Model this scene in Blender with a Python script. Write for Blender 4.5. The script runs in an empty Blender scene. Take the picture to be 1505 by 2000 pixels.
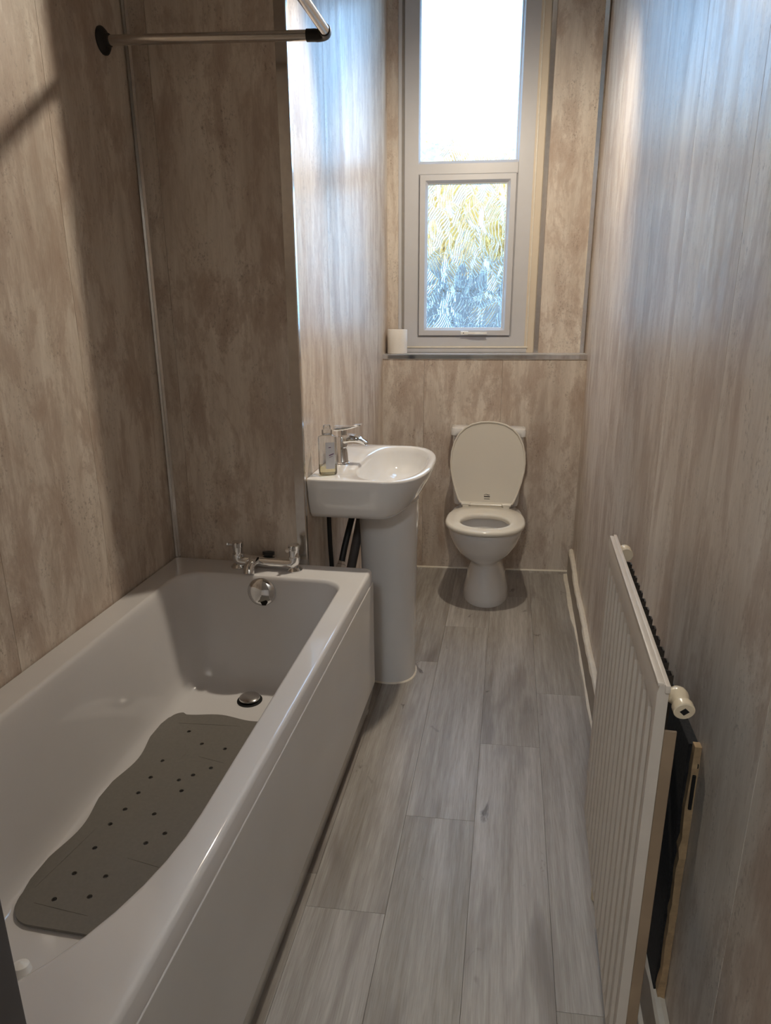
import bpy, bmesh, math, random
from mathutils import Vector, Matrix
random.seed(7)
PI = math.pi
C = bpy.context.scene.collection
scene = bpy.context.scene

# ---------------------------------------------------------------- camera
cd = bpy.data.cameras.new('camera'); cam = bpy.data.objects.new('camera', cd); C.objects.link(cam)
YAW, PITCH, ROLL, FPX = 0.1775, -0.2927, -0.0049, 1329.87
fw = Vector((-math.sin(YAW)*math.cos(PITCH), math.cos(YAW)*math.cos(PITCH), math.sin(PITCH)))
rt = Vector((math.cos(YAW), math.sin(YAW), 0)); up = rt.cross(fw)
r2 = math.cos(ROLL)*rt + math.sin(ROLL)*up; u2 = -math.sin(ROLL)*rt + math.cos(ROLL)*up
M = Matrix((r2, u2, -fw)).transposed().to_4x4(); M.translation = (0, 0, 1.4008)
cam.matrix_world = M
cd.sensor_fit = 'VERTICAL'; cd.sensor_height = 36.0; cd.lens = FPX*36.0/2000.0
cd.clip_start = 0.02
scene.camera = cam

# ---------------------------------------------------------------- world, sun, lamp, exposure
w = bpy.data.worlds.new('sky'); scene.world = w; w.use_nodes = True
nt = w.node_tree; nt.nodes.clear()
wo = nt.nodes.new('ShaderNodeOutputWorld'); bg = nt.nodes.new('ShaderNodeBackground')
tc = nt.nodes.new('ShaderNodeTexCoord'); sx = nt.nodes.new('ShaderNodeSeparateXYZ')
cr = nt.nodes.new('ShaderNodeValToRGB')
cr.color_ramp.elements[0].position = 0.0; cr.color_ramp.elements[0].color = (0.36, 0.66, 1.0, 1)
cr.color_ramp.elements[1].position = 0.7; cr.color_ramp.elements[1].color = (0.30, 0.58, 1.0, 1)
nt.links.new(tc.outputs['Generated'], sx.inputs[0]); nt.links.new(sx.outputs['Z'], cr.inputs[0])
nt.links.new(cr.outputs[0], bg.inputs[0]); nt.links.new(bg.outputs[0], wo.inputs[0])
bg.inputs[1].default_value = 7.2

sl = bpy.data.lights.new('sun', 'SUN'); so = bpy.data.objects.new('sun', sl); C.objects.link(so)
sl.energy = 4.2; sl.color = (1.0, 0.80, 0.50); sl.angle = 0.01
so.rotation_euler = Vector((0.80, 0.42, -0.42)).to_track_quat('-Z', 'Y').to_euler()

LAMP = (-0.06, 2.52, 2.46)
for nm, aim, en, cone in (('spot_to_bath', (-0.75, 0.9, 0.9), 48.0, 92), ('spot_to_toilet', (-0.08, 3.70, 1.10), 44.0, 130), ('fill_spot_to_basin', (-0.42, 2.40, 0.86), 22.0, 62)):  # the basin spot is added to brighten the bowl
    pl = bpy.data.lights.new(nm, 'SPOT'); po = bpy.data.objects.new(nm, pl); C.objects.link(po)
    pl.energy = en; pl.color = (1.0, 0.88, 0.71); pl.shadow_soft_size = 0.03
    pl.spot_size = math.radians(cone); pl.spot_blend = 0.6 if nm == 'spot_to_bath' else 0.9; po.location = LAMP
    po.rotation_euler = (Vector(aim) - Vector(LAMP)).to_track_quat('-Z', 'Y').to_euler()

hl = bpy.data.lights.new('hall_fill', 'POINT'); ho = bpy.data.objects.new('hall_fill', hl); C.objects.link(ho)  # unseen fill light added behind the camera to lift the shadows
hl.energy = 36.0; hl.color = (0.86, 0.94, 1.0); hl.shadow_soft_size = 0.15; ho.location = (-0.25, -0.95, 2.5)

pt = bpy.data.lights.new('window_portal', 'AREA'); pto = bpy.data.objects.new('window_portal', pt); C.objects.link(pto)
pt.shape = 'RECTANGLE'; pt.size = 0.62; pt.size_y = 1.75; pt.cycles.is_portal = True
pto.location = (-0.22, 3.86, 2.05); pto.rotation_euler = (-PI/2, 0, 0)

scene.view_settings.view_transform = 'Standard'; scene.view_settings.look = 'None'
scene.view_settings.gamma = 1.0; scene.view_settings.use_curve_mapping = False
scene.view_settings.exposure = 0.22
cy = scene.cycles
cy.use_denoising = True; cy.max_bounces = 10; cy.diffuse_bounces = 5; cy.glossy_bounces = 5
cy.transmission_bounces = 8; cy.transparent_max_bounces = 10
cy.sample_clamp_indirect = 6.0; cy.blur_glossy = 0.5

# ---------------------------------------------------------------- materials
def lin(r, g, b):
    f = lambda c: (c/255/12.92) if c/255 <= 0.04045 else ((c/255+0.055)/1.055)**2.4
    return (f(r), f(g), f(b), 1)

class NT:
    def __init__(s, name):
        s.m = bpy.data.materials.new(name); s.m.use_nodes = True; s.t = s.m.node_tree; s.t.nodes.clear()
        s.out = s.n('ShaderNodeOutputMaterial')
    def n(s, typ, **kw):
        nd = s.t.nodes.new(typ)
        for k, v in kw.items(): setattr(nd, k, v)
        return nd
    def l(s, a, b): s.t.links.new(a, b)
    def math(s, op, a, b=None, c=None):
        nd = s.n('ShaderNodeMath', operation=op)
        for i, v in enumerate((a, b, c)):
            if v is None: continue
            if hasattr(v, 'is_linked'): s.l(v, nd.inputs[i])
            else: nd.inputs[i].default_value = v
        return nd.outputs[0]
    def pos(s, scale, off=None, rnd=0.0):
        g = s.n('ShaderNodeNewGeometry'); mp = s.n('ShaderNodeMapping'); mp.inputs['Scale'].default_value = scale
        src = g.outputs['Position']
        if rnd:
            oi = s.n('ShaderNodeObjectInfo'); vm = s.n('ShaderNodeVectorMath', operation='SCALE')
            vm.inputs[0].default_value = (rnd, rnd*1.7, rnd*0.6); s.l(oi.outputs['Random'], vm.inputs['Scale'])
            va = s.n('ShaderNodeVectorMath', operation='ADD'); s.l(src, va.inputs[0]); s.l(vm.outputs[0], va.inputs[1]); src = va.outputs[0]
        s.l(src, mp.inputs[0]); return mp.outputs[0]
    def noise(s, vec, scale=1.0, detail=4.0, rough=0.55, dist=0.0):
        nd = s.n('ShaderNodeTexNoise'); nd.inputs['Scale'].default_value = scale; nd.inputs['Detail'].default_value = detail
        nd.inputs['Roughness'].default_value = rough; nd.inputs['Distortion'].default_value = dist; s.l(vec, nd.inputs['Vector'])
        return nd.outputs[0]
    def ramp(s, fac, stops):
        nd = s.n('ShaderNodeValToRGB'); e = nd.color_ramp.elements
        while len(e) < len(stops): e.new(0.5)
        for i, (p, c) in enumerate(stops): e[i].position = p; e[i].color = c if len(c) == 4 else (*c, 1)
        s.l(fac, nd.inputs[0]); return nd.outputs[0]
    def mix(s, fac, a, b, mode='MIX'):
        nd = s.n('ShaderNodeMixRGB', blend_type=mode)
        for i, v in enumerate((fac, a, b)):
            if hasattr(v, 'is_linked'): s.l(v, nd.inputs[i])
            else: nd.inputs[i].default_value = v
        return nd.outputs[0]
    def bsdf(s, **kw):
        nd = s.n('ShaderNodeBsdfPrincipled')
        for k, v in kw.items():
            k = k.replace('_', ' ')
            if hasattr(v, 'is_linked'): s.l(v, nd.inputs[k])
            else: nd.inputs[k].default_value = v
        s.l(nd.outputs[0], s.out.inputs[0]); return nd
    def bump(s, h, strength=0.2, dist=0.002):
        nd = s.n('ShaderNodeBump'); nd.inputs['Strength'].default_value = strength; nd.inputs['Distance'].default_value = dist
        s.l(h, nd.inputs['Height']); return nd.outputs[0]

def simple(name, col, rough=0.4, metal=0.0, nscale=40, namp=0.06, bumpy=0.0, coat=0.0, spec=0.5):
    m = NT(name); n = m.noise(m.pos((1, 1, 1)), nscale, 3)
    dark = tuple(c*(1-namp) for c in col[:3])+(1,); lite = tuple(min(1, c*(1+namp)) for c in col[:3])+(1,)
    c = m.ramp(n, [(0.3, dark), (0.7, lite)])
    kw = dict(Base_Color=c, Roughness=rough, Metallic=metal, Coat_Weight=coat, Coat_Roughness=0.03)
    kw['Specular_IOR_Level'] = spec
    b = m.bsdf(**kw)
    if bumpy: m.l(m.bump(n, bumpy, 0.001), b.inputs['Normal'])
    return m.m

def panel_material(name, horiz, rough, tint=1.0):
    """Vertically streaked stone-effect cladding."""
    m = NT(name)
    big = m.noise(m.pos((3.6, 3.6, 1.1), rnd=9), 1.0, 6, 0.62, 0.2)
    mid = m.noise(m.pos((17, 17, 1.9), rnd=9), 1.0, 7, 0.68, 0.5)
    patch = m.noise(m.pos((9, 9, 3.4), rnd=9), 1.0, 9, 0.74, 0.3)
    fine = m.noise(m.pos((190, 190, 26), rnd=9), 1.0, 3, 0.6)
    spk = m.noise(m.pos((125, 125, 85), rnd=9), 1.0, 4, 0.75)
    msk = m.noise(m.pos((11, 11, 5), rnd=9), 1.0, 6, 0.75)
    t = lambda r, g, b: tuple(c*tint for c in lin(r, g, b)[:3])+(1,)
    c1 = m.ramp(big, [(0.34, t(151, 139, 128)), (0.5, t(175, 165, 154)), (0.66, t(191, 184, 175))])
    c2 = m.ramp(mid, [(0.32, t(149, 135, 123)), (0.5, t(173, 163, 152)), (0.68, t(195, 188, 179))])
    c = m.mix(0.5, c1, c2)
    pk = m.ramp(patch, [(0.48, (0, 0, 0)), (0.54, (0.45, 0.45, 0.45)), (0.66, (0.85, 0.85, 0.85))])
    c = m.mix(pk, c, t(144, 127, 114))
    f = m.ramp(fine, [(0.35, (0.955, 0.955, 0.955)), (0.65, (1.03, 1.03, 1.03))])
    c = m.mix(1.0, c, f, 'MULTIPLY')
    sp = m.ramp(spk, [(0.54, (0, 0, 0)), (0.64, (1, 1, 1))]); mk = m.ramp(msk, [(0.47, (0, 0, 0)), (0.62, (1, 1, 1))])
    s2 = m.math('MULTIPLY', m.math('MULTIPLY', sp, mk), 0.55)
    c = m.mix(s2, c, t(87, 74, 64))
    rr = m.ramp(mid, [(0.3, (rough*1.25,)*3), (0.7, (rough*0.85,)*3)])
    tg = m.n('ShaderNodeCombineXYZ'); tg.inputs[2].default_value = 1.0
    b = m.bsdf(Base_Color=c, Roughness=rr, Specular_IOR_Level=0.34, Anisotropic=0.3)
    m.l(tg.outputs[0], b.inputs['Tangent'])
    hgt = m.math('ADD', m.math('MULTIPLY', fine, 0.5), m.noise(m.pos((60, 60, 1.2), rnd=9), 1.0, 2))
    m.l(m.bump(hgt, horiz[0], 0.0012), b.inputs['Normal'])
    return m.m

MAT = {}
MAT['panel'] = panel_material('stone_effect_panel', (0.05,), 0.36, 1.55)
MAT['panel_gloss'] = panel_material('stone_effect_panel_satin', (0.11,), 0.34, 1.55)

def oak():
    m = NT('grey_oak_vinyl')
    p = m.pos((16, 1.3, 1), rnd=13)
    a = m.noise(p, 1.0, 6, 0.6, 0.5)
    pf = m.pos((330, 12, 1), rnd=13); f = m.noise(pf, 1.0, 4, 0.65, 0.3)
    wv = m.n('ShaderNodeTexWave'); wv.wave_type = 'BANDS'; wv.bands_direction = 'X'
    wv.inputs['Scale'].default_value = 1.0; wv.inputs['Distortion'].default_value = 9.0; wv.inputs['Detail'].default_value = 3
    wv.inputs['Detail Scale'].default_value = 0.9; m.l(m.pos((14, 1.1, 1), rnd=13), wv.inputs['Vector'])
    dk = m.noise(m.pos((9, 1.6, 1), rnd=13), 1.0, 3, 0.5, 0.5)
    kn = m.noise(m.pos((11, 5.5, 1), rnd=13), 1.0, 4, 0.6, 0.6)
    c = m.ramp(a, [(0.28, lin(138, 131, 123)), (0.5, lin(166, 161, 155)), (0.72, lin(186, 182, 177))])
    c = m.mix(m.math('MULTIPLY', wv.outputs[1], 0.16), c, lin(120, 106, 92))
    c = m.mix(1.0, c, m.ramp(f, [(0.3, (0.80, 0.79, 0.78)), (0.62, (1.05, 1.05, 1.05))]), 'MULTIPLY')
    c = m.mix(m.ramp(dk, [(0.53, (0, 0, 0)), (0.70, (0.75, 0.75, 0.75))]), c, lin(116, 107, 102))
    c = m.mix(m.ramp(kn, [(0.665, (0, 0, 0)), (0.74, (0.8, 0.8, 0.8))]), c, lin(72, 64, 60))
    oi = m.n('ShaderNodeObjectInfo')
    c = m.mix(1.0, c, m.ramp(oi.outputs['Random'], [(0.0, (0.90, 0.89, 0.87)), (1.0, (1.07, 1.07, 1.08))]), 'MULTIPLY')
    b = m.bsdf(Base_Color=c, Roughness=m.ramp(f, [(0.3, (0.5,)*3), (0.7, (0.36,)*3)]))
    m.l(m.bump(f, 0.15, 0.0006), b.inputs['Normal'])
    return m.m
MAT['oak'] = oak()
MAT['subfloor'] = simple('dark_subfloor', lin(60, 52, 46), 0.8)
MAT['acrylic'] = simple('white_acrylic', lin(221, 219, 219), 0.09, nscale=6, namp=0.015, coat=0.4)
MAT['bath_panel'] = simple('white_bath_panel', lin(206, 204, 202), 0.13, nscale=3, namp=0.03, bumpy=0.05)
MAT['ceramic'] = simple('white_ceramic', lin(227, 225, 223), 0.06, nscale=8, namp=0.012, coat=0.5)
MAT['seat'] = simple('white_seat_plastic', lin(226, 220, 208), 0.16, nscale=8, namp=0.012)
MAT['pvc'] = simple('white_pvc', lin(196, 195, 197), 0.38, nscale=20, namp=0.015)
MAT['pvc_cream'] = simple('cream_pvc_strip', lin(214, 200, 180), 0.3, nscale=20, namp=0.02)
MAT['chrome'] = simple('chrome', (0.80, 0.80, 0.80, 1), 0.05, metal=1.0, nscale=5, namp=0.02)
MAT['chrome_soft'] = simple('satin_chrome', (0.66, 0.64, 0.62, 1), 0.18, metal=1.0, nscale=60, namp=0.05)
MAT['steel'] = simple('stainless_tube', (0.62, 0.59, 0.56, 1), 0.2, metal=1.0, nscale=90, namp=0.05)
MAT['black_plastic'] = simple('black_plastic', lin(28, 27, 27), 0.45)
MAT['black_rubber'] = simple('black_rubber_hose', lin(24, 24, 25), 0.5, bumpy=0.3, nscale=200)
MAT['dark_hole'] = simple('dark_opening', lin(14, 13, 12), 0.8)
MAT['grey_pipe'] = simple('grey_pipe', lin(92, 86, 82), 0.45)
MAT['rubber_mat'] = simple('grey_rubber_mat', lin(118, 114, 108), 0.5, nscale=120, namp=0.05, bumpy=0.15)
MAT['rad'] = simple('cream_radiator_paint', lin(208, 197, 184), 0.42, nscale=30, namp=0.03, bumpy=0.05)
MAT['rad_side'] = simple('brown_cream_paint', lin(150, 128, 104), 0.5, nscale=14, namp=0.12, bumpy=0.1)  # browner and darker than the front panel colour
MAT['rad_dark'] = simple('dark_fins', lin(52, 44, 36), 0.7, nscale=60, namp=0.3)
MAT['valve'] = simple('cream_painted_brass', lin(222, 206, 178), 0.25, nscale=30, namp=0.03)
MAT['black_board'] = simple('black_rough_board', lin(30, 28, 28), 0.9, nscale=160, namp=0.5, bumpy=0.8)
MAT['raw_edge'] = simple('raw_plaster_edge', lin(172, 144, 108), 0.85, nscale=70, namp=0.18, bumpy=0.6)
MAT['skirting'] = simple('taupe_skirting', lin(150, 139, 125), 0.4, nscale=25, namp=0.08, bumpy=0.15)
MAT['bead'] = simple('white_silicone', lin(228, 220, 205), 0.35)
MAT['ceiling'] = simple('ceiling_paint', lin(228, 222, 212), 0.8)
MAT['hall'] = simple('hall_paint', lin(150, 144, 138), 0.85)
MAT['door'] = simple('dark_grey_door_frame', lin(74, 72, 74), 0.4)
MAT['paper'] = simple('toilet_paper', lin(236, 230, 222), 0.95, nscale=300, namp=0.03, bumpy=0.3)
MAT['card'] = simple('cardboard_core', lin(150, 118, 84), 0.9)
MAT['label'] = simple('white_label', lin(224, 224, 228), 0.4)
MAT['ink'] = simple('purple_ink', lin(106, 70, 110), 0.5)
MAT['black_ink'] = simple('black_ink', lin(40, 34, 32), 0.5)
MAT['slate'] = simple('blue_grey_stone', lin(84, 86, 86), 0.9, nscale=5, namp=0.25)
MAT['ground'] = simple('damp_ground', lin(90, 96, 92), 0.95, nscale=3, namp=0.2)
MAT['leaf'] = simple('golden_leaves', lin(218, 174, 92), 0.7, nscale=3, namp=0.3)
MAT['bark'] = simple('grey_bark', lin(84, 72, 62), 0.9, nscale=20, namp=0.3)
MAT['water'] = simple('tan_reflection_water', lin(176, 164, 148), 0.02)  # tan reflection on the water is put into its base colour
MAT['white_paint'] = simple('white_paint', lin(240, 238, 232), 0.4)

def clear_plastic(name, col, rough=0.05):
    m = NT(name); n = m.noise(m.pos((1, 1, 1)), 30, 2)
    tr = m.n('ShaderNodeBsdfTransparent'); tr.inputs[0].default_value = col
    gl = m.n('ShaderNodeBsdfGlossy'); gl.inputs['Roughness'].default_value = rough
    fr = m.n('ShaderNodeFresnel'); fr.inputs[0].default_value = 1.45
    m.l(m.bump(n, 0.1, 0.001), gl.inputs['Normal'])
    f = m.math('MULTIPLY_ADD', fr.outputs[0], 0.8, 0.05)
    mx = m.n('ShaderNodeMixShader'); m.l(f, mx.inputs[0]); m.l(tr.outputs[0], mx.inputs[1]); m.l(gl.outputs[0], mx.inputs[2])
    m.l(mx.outputs[0], m.out.inputs[0]); return m.m
MAT['clear'] = clear_plastic('clear_plastic', (0.965, 0.975, 0.975, 1))
MAT['soap'] = clear_plastic('pale_soap', (0.86, 0.80, 0.62, 1))

def patterned_glass(name, freq, swirl, dist, through):
    """Patterned obscure glass: relief on the inner face only."""
    m = NT(name)
    g = m.n('ShaderNodeNewGeometry'); sp = m.n('ShaderNodeSeparateXYZ'); m.l(g.outputs['Position'], sp.inputs[0])
    vo = m.n('ShaderNodeTexVoronoi'); vo.inputs['Scale'].default_value = 1.0; m.l(m.pos((16, 1, 11)), vo.inputs['Vector'])
    cs = m.n('ShaderNodeSeparateColor'); m.l(vo.outputs['Color'], cs.inputs[0])
    sw = m.noise(m.pos((9, 0.01, 7)), 1.0, 2, 0.5, 0.4)
    tilt = m.math('MULTIPLY', m.math('SUBTRACT', cs.outputs[0], 0.5), 1.6)
    ph = m.math('ADD', m.math('MULTIPLY', sp.outputs['X'], freq), m.math('MULTIPLY', m.math('MULTIPLY', sp.outputs['Z'], freq), tilt))
    ph = m.math('ADD', ph, m.math('MULTIPLY', sw, swirl))
    wv = m.math('ADD', m.math('MULTIPLY', m.math('SINE', ph), 0.5), m.math('MULTIPLY', sw, 1.2))
    ns = m.n('ShaderNodeSeparateXYZ'); m.l(g.outputs['True Normal'], ns.inputs[0])
    msk = m.math('LESS_THAN', ns.outputs['Y'], -0.5)
    b = m.bump(m.math('MULTIPLY', wv, msk), 1.0, dist)
    rf = m.n('ShaderNodeBsdfRefraction'); rf.inputs['IOR'].default_value = 1.45; rf.inputs['Roughness'].default_value = 0.03
    m.l(b, rf.inputs['Normal'])
    tr = m.n('ShaderNodeBsdfTransparent'); gl = m.n('ShaderNodeBsdfGlossy'); gl.inputs['Roughness'].default_value = 0.1
    mx = m.n('ShaderNodeMixShader'); mx.inputs[0].default_value = through
    m.l(rf.outputs[0], mx.inputs[1]); m.l(tr.outputs[0], mx.inputs[2])
    m2 = m.n('ShaderNodeMixShader'); m2.inputs[0].default_value = 0.05
    m.l(mx.outputs[0], m2.inputs[1]); m.l(gl.outputs[0], m2.inputs[2]); m.l(m2.outputs[0], m.out.inputs[0])
    return m.m
MAT['pane_lower'] = patterned_glass('patterned_glass', 430.0, 30.0, 0.0034, 0.12)
MAT['pane_upper'] = patterned_glass('stippled_glass', 600.0, 40.0, 0.001, 0.8)

# ---------------------------------------------------------------- mesh helpers
def new(): return bmesh.new()
def box(bm, x0, x1, y0, y1, z0, z1, bev=0.0, seg=2):
    vs = [bm.verts.new((x, y, z)) for x in (x0, x1) for y in (y0, y1) for z in (z0, z1)]
    F = [(0, 1, 3, 2), (4, 6, 7, 5), (0, 4, 5, 1), (2, 3, 7, 6), (0, 2, 6, 4), (1, 5, 7, 3)]
    fs = [bm.faces.new([vs[i] for i in f]) for f in F]
    if bev:
        es = list({e for f in fs for e in f.edges})
        bmesh.ops.bevel(bm, geom=es, offset=bev, segments=seg, affect='EDGES', profile=0.5)
def loft(bm, rings, cap0=True, cap1=True, closed=False):
    R = [[bm.verts.new(p) for p in r] for r in rings]; n = len(rings[0])
    prs = list(zip(R, R[1:])) + ([(R[-1], R[0])] if closed else [])
    for a, b in prs:
        for i in range(n):
            j = (i+1) % n
            bm.faces.new((a[i], a[j], b[j], b[i]))
    if not closed:
        if cap0: bm.faces.new(R[0][::-1])
        if cap1: bm.faces.new(R[-1])
def frame_of(d):
    d = Vector(d).normalized(); a = Vector((0, 0, 1)) if abs(d.z) < 0.95 else Vector((1, 0, 0))
    u = d.cross(a).normalized(); return u, d.cross(u).normalized()
def tube(bm, pts, rad, seg=16):
    pts = [Vector(p) for p in pts]; rings = []
    rad = rad if hasattr(rad, '__len__') else [rad]*len(pts)
    u = None
    for i, p in enumerate(pts):
        d = (pts[min(i+1, len(pts)-1)] - pts[max(i-1, 0)]).normalized()
        if u is None: u, v = frame_of(d)
        else:
            u = (u - d*u.dot(d)).normalized(); v = d.cross(u).normalized()
        rings.append([p + (u*math.cos(2*PI*k/seg) + v*math.sin(2*PI*k/seg))*rad[i] for k in range(seg)])
    loft(bm, rings)
def lathe(bm, prof, origin=(0, 0, 0), axis=(0, 0, 1), seg=32):
    u, v = frame_of(axis); a = Vector(axis).normalized(); o = Vector(origin)
    rings = [[o + a*h + (u*math.cos(2*PI*k/seg) + v*math.sin(2*PI*k/seg))*max(r, 1e-4) for k in range(seg)] for r, h in prof]
    loft(bm, rings)
def arc(p0, p1, p2, n=8):
    p0, p1, p2 = Vector(p0), Vector(p1), Vector(p2)
    return [p0*(1-t)**2 + p1*2*t*(1-t) + p2*t*t for t in [i/n for i in range(n+1)]]
def prism(bm, poly, axis, a0, a1, bev=0.0):
    """Extrude a closed 2D polygon along an axis: poly gives the other two coordinates."""
    def P(q, a):
        return {'x': (a, q[0], q[1]), 'y': (q[0], a, q[1]), 'z': (q[0], q[1], a)}[axis]
    loft(bm, [[P(q, a0) for q in poly], [P(q, a1) for q in poly]])
    if bev: bmesh.ops.bevel(bm, geom=list(bm.edges), offset=bev, segments=2, affect='EDGES', profile=0.5)

def obj(name, bm, mat, parent=None, smooth=35, world=True):
    """Link a bmesh as one object.  World coordinates are turned into the parent's own frame."""
    bmesh.ops.recalc_face_normals(bm, faces=bm.faces)
    if parent is not None and world:
        root = parent
        while root.parent is not None: root = root.parent
        mw = Matrix.Translation(root.location) @ Matrix.Rotation(root.rotation_euler.z, 4, 'Z')
        bm.transform(mw.inverted())
    if smooth:
        lim = math.radians(smooth)
        for f in bm.faces: f.smooth = True
        for e in bm.edges:
            if len(e.link_faces) == 2 and e.calc_face_angle(0) > lim: e.smooth = False
    me = bpy.data.meshes.new(name); bm.to_mesh(me); bm.free()
    me.materials.append(MAT[mat] if isinstance(mat, str) else mat)
    o = bpy.data.objects.new(name, me); C.objects.link(o)
    if parent is not None: o.parent = parent
    return o
def tag(o, label, cat, group=None):
    o['label'] = label; o['category'] = cat
    if group: o['group'] = group
    return o
def thing(name, label, cat, loc=(0, 0, 0), rz=0.0, group=None):
    o = bpy.data.objects.new(name, None); C.objects.link(o); o.location = loc; o.rotation_euler = (0, 0, rz)
    o.empty_display_size = 0.1
    return tag(o, label, cat, group)
def struct(name, bm, mat, loc=None, rz=0.0, smooth=35):
    o = obj(name, bm, mat, None, smooth)
    if loc is not None: o.location = loc; o.rotation_euler = (0, 0, rz)
    o['kind'] = 'structure'; return o

# ---------------------------------------------------------------- room dimensions (metres)
XL, XN = -1.12, -0.645            # left wall, recess wall
YC = 2.08                         # face of the boxed-in wall at the tap end of the bath
KB = 0.078                        # the back wall runs slightly askew
YB0, YU0 = 3.590, 3.745           # low back wall and set-back wall round the window, at x = 0
AB = math.atan(KB)
XR0, KR = 0.383, 0.0125           # right wall at y = 3.6, and how it closes in towards the door
ZC, ZS = 2.90, 1.165              # ceiling, top of the low back wall
YF = 0.40                         # room side of the door wall
xr = lambda y: XR0 - KR*(3.6-y)

# ---------------------------------------------------------------- floor of separate planks
bm = new(); box(bm, -1.14, 0.45, -1.4, 3.85, -0.06, -0.004)
floor = struct('floor', bm, 'subfloor')
def plank(x0, x1, y0, y1):
    g = 0.00025; k = 0.05
    x0 += g; x1 -= g
    poly = [(x0, y0+k*x0+g), (x1, y0+k*x1+g), (x1, y1+k*x1-g), (x0, y1+k*x0-g)]
    b = new()
    loft(b, [[(x, y, -0.004) for x, y in poly], [(x, y, -0.0005) for x, y in poly],
             [(x+(0.0004 if x == x0 else -0.0004), y+(0.0004 if i < 2 else -0.0004), 0.0) for i, (x, y) in enumerate(poly)]], cap0=False)
    obj('plank', b, 'oak', floor, smooth=0)
W = 0.1955; XS0 = -0.2335; LP = 1.232
starts = {-5: 0.9, -4: 0.35, -3: 0.72, -2: 0.15, -1: 1.282, 0: 1.619, 1: 1.985, 2: 1.09, 3: 1.5}
for i, s in starts.items():
    x0 = XS0 + W*(i); x1 = x0 + W
    x0c, x1c = max(x0, -1.14), min(x1, 0.45)
    y = s - LP*3
    while y < 3.8:
        a, b_ = max(y, -1.4), min(y+LP, 3.75)
        if b_ - a > 0.02 and x1c - x0c > 0.02: plank(x0c, x1c, a, b_)
        y += LP

# ---------------------------------------------------------------- walls of separate cladding panels
def panels(parent, mat, edges, z0, z1, fn, thick=0.009):
    for a, b_ in zip(edges, edges[1:]):
        b = new(); fn(b, a+0.0004, b_-0.0004, z0, z1, thick)
        obj('panel', b, mat, parent, smooth=0, world=False)
def pbox(axis, face, sgn):
    """panel box: face plane at 'face', body going behind it in direction sgn"""
    def f(b, a, c, z0, z1, t):
        lo, hi = (face, face+sgn*t) if sgn > 0 else (face+sgn*t, face)
        if axis == 'x': box(b, lo, hi, a, c, z0, z1, 0.0004, 1)
        else: box(b, a, c, lo, hi, z0, z1, 0.0004, 1)
    return f

bm = new(); box(bm, XL-0.12, XL-0.011, 0.25, YC+0.02, 0, ZC)
wall_left = struct('wall_left', bm, 'hall')
panels(wall_left, 'panel', [0.40, 0.48, 0.88, 1.28, 1.68, YC], 0.0, ZC, pbox('x', XL, -1))

bm = new(); box(bm, XL-0.12, XN-0.011, YC+0.011, 3.85, 0, ZC)
wall_nib = struct('wall_tap_end', bm, 'hall')
panels(wall_nib, 'panel', [XL, -1.052, XN], 0.0, ZC, pbox('y', YC, 1))
panels(wall_nib, 'panel_gloss', [YC+0.009, 2.48, 2.862, 3.31, 3.72], 0.0, ZC, pbox('x', XN, -1))

# back wall: lower part stands proud and carries the sill
bm = new(); box(bm, -0.70, 0.45, 0.011, 0.30, 0, ZS-0.024)
wall_back = struct('wall_back', bm, 'hall', (0, YB0, 0), AB)
panels(wall_back, 'panel', [-0.66, -0.433, -0.033, 0.40], 0.0, ZS-0.024, pbox('y', 0.0, 1))
D2 = YU0 - YB0
bm = new()
box(bm, -0.70, -0.50, D2+0.011, D2+0.14, ZS-0.02, ZC); box(bm, 0.06, 0.45, D2+0.011, D2+0.14, ZS-0.02, ZC)
up_core = obj('wall_core', bm, 'hall', wall_back, world=False)
panels(wall_back, 'panel', [-0.68, -0.576], ZS, ZC, pbox('y', D2, 1))
panels(wall_back, 'panel', [0.156, 0.41], ZS, ZC, pbox('y', D2, 1))
# ledge on top of the low wall: same cladding laid flat
bm = new(); box(bm, -0.66, 0.40, 0.0, D2+0.03, ZS-0.012, ZS, 0.001, 1)
obj('sill_board', bm, 'pvc', wall_back, world=False)

# right wall (slightly closing in towards the door)
AR = -math.atan(KR)
bm = new(); box(bm, 0.011, 0.12, -5.1, 0.30, 0, ZC)
wall_right = struct('wall_right', bm, 'hall', (XR0, 3.6, 0), AR)
ys = [-5.0, -4.2, -3.6, -2.76, -2.36, -1.92, -1.50, -1.06, -0.64, -0.22, 0.25]
panels(wall_right, 'panel_gloss', ys, 0.0, ZC, pbox('x', 0.0, 1))

# door wall, hall beyond it, ceiling
bm = new(); box(bm, XL-0.12, -0.47, 0.25, YF, 0, ZC); box(bm, -0.471, 0.40, 0.25, YF, 2.08, ZC)
struct('wall_front', bm, 'hall')
bm = new(); box(bm, -1.24, -1.14, -1.4, 0.26, 0, ZC); struct('wall_hall_left', bm, 'hall')
bm = new(); box(bm, -1.24, 0.45, -1.5, -1.4, 0, ZC); struct('wall_hall_back', bm, 'hall')
bm = new(); box(bm, -1.3, 0.55, -1.55, 3.98, ZC, ZC+0.1); struct('ceiling', bm, 'ceiling')
door = bpy.data.objects.new('door_1', None); C.objects.link(door); door['kind'] = 'structure'
bm = new(); box(bm, -0.475, -0.411, 0.24, 0.402, 0, 2.06, 0.003); obj('jamb', bm, 'door', door)
bm = new(); box(bm, -0.475, 0.33, 0.24, 0.402, 2.03, 2.09, 0.003); obj('head', bm, 'door', door)

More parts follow.
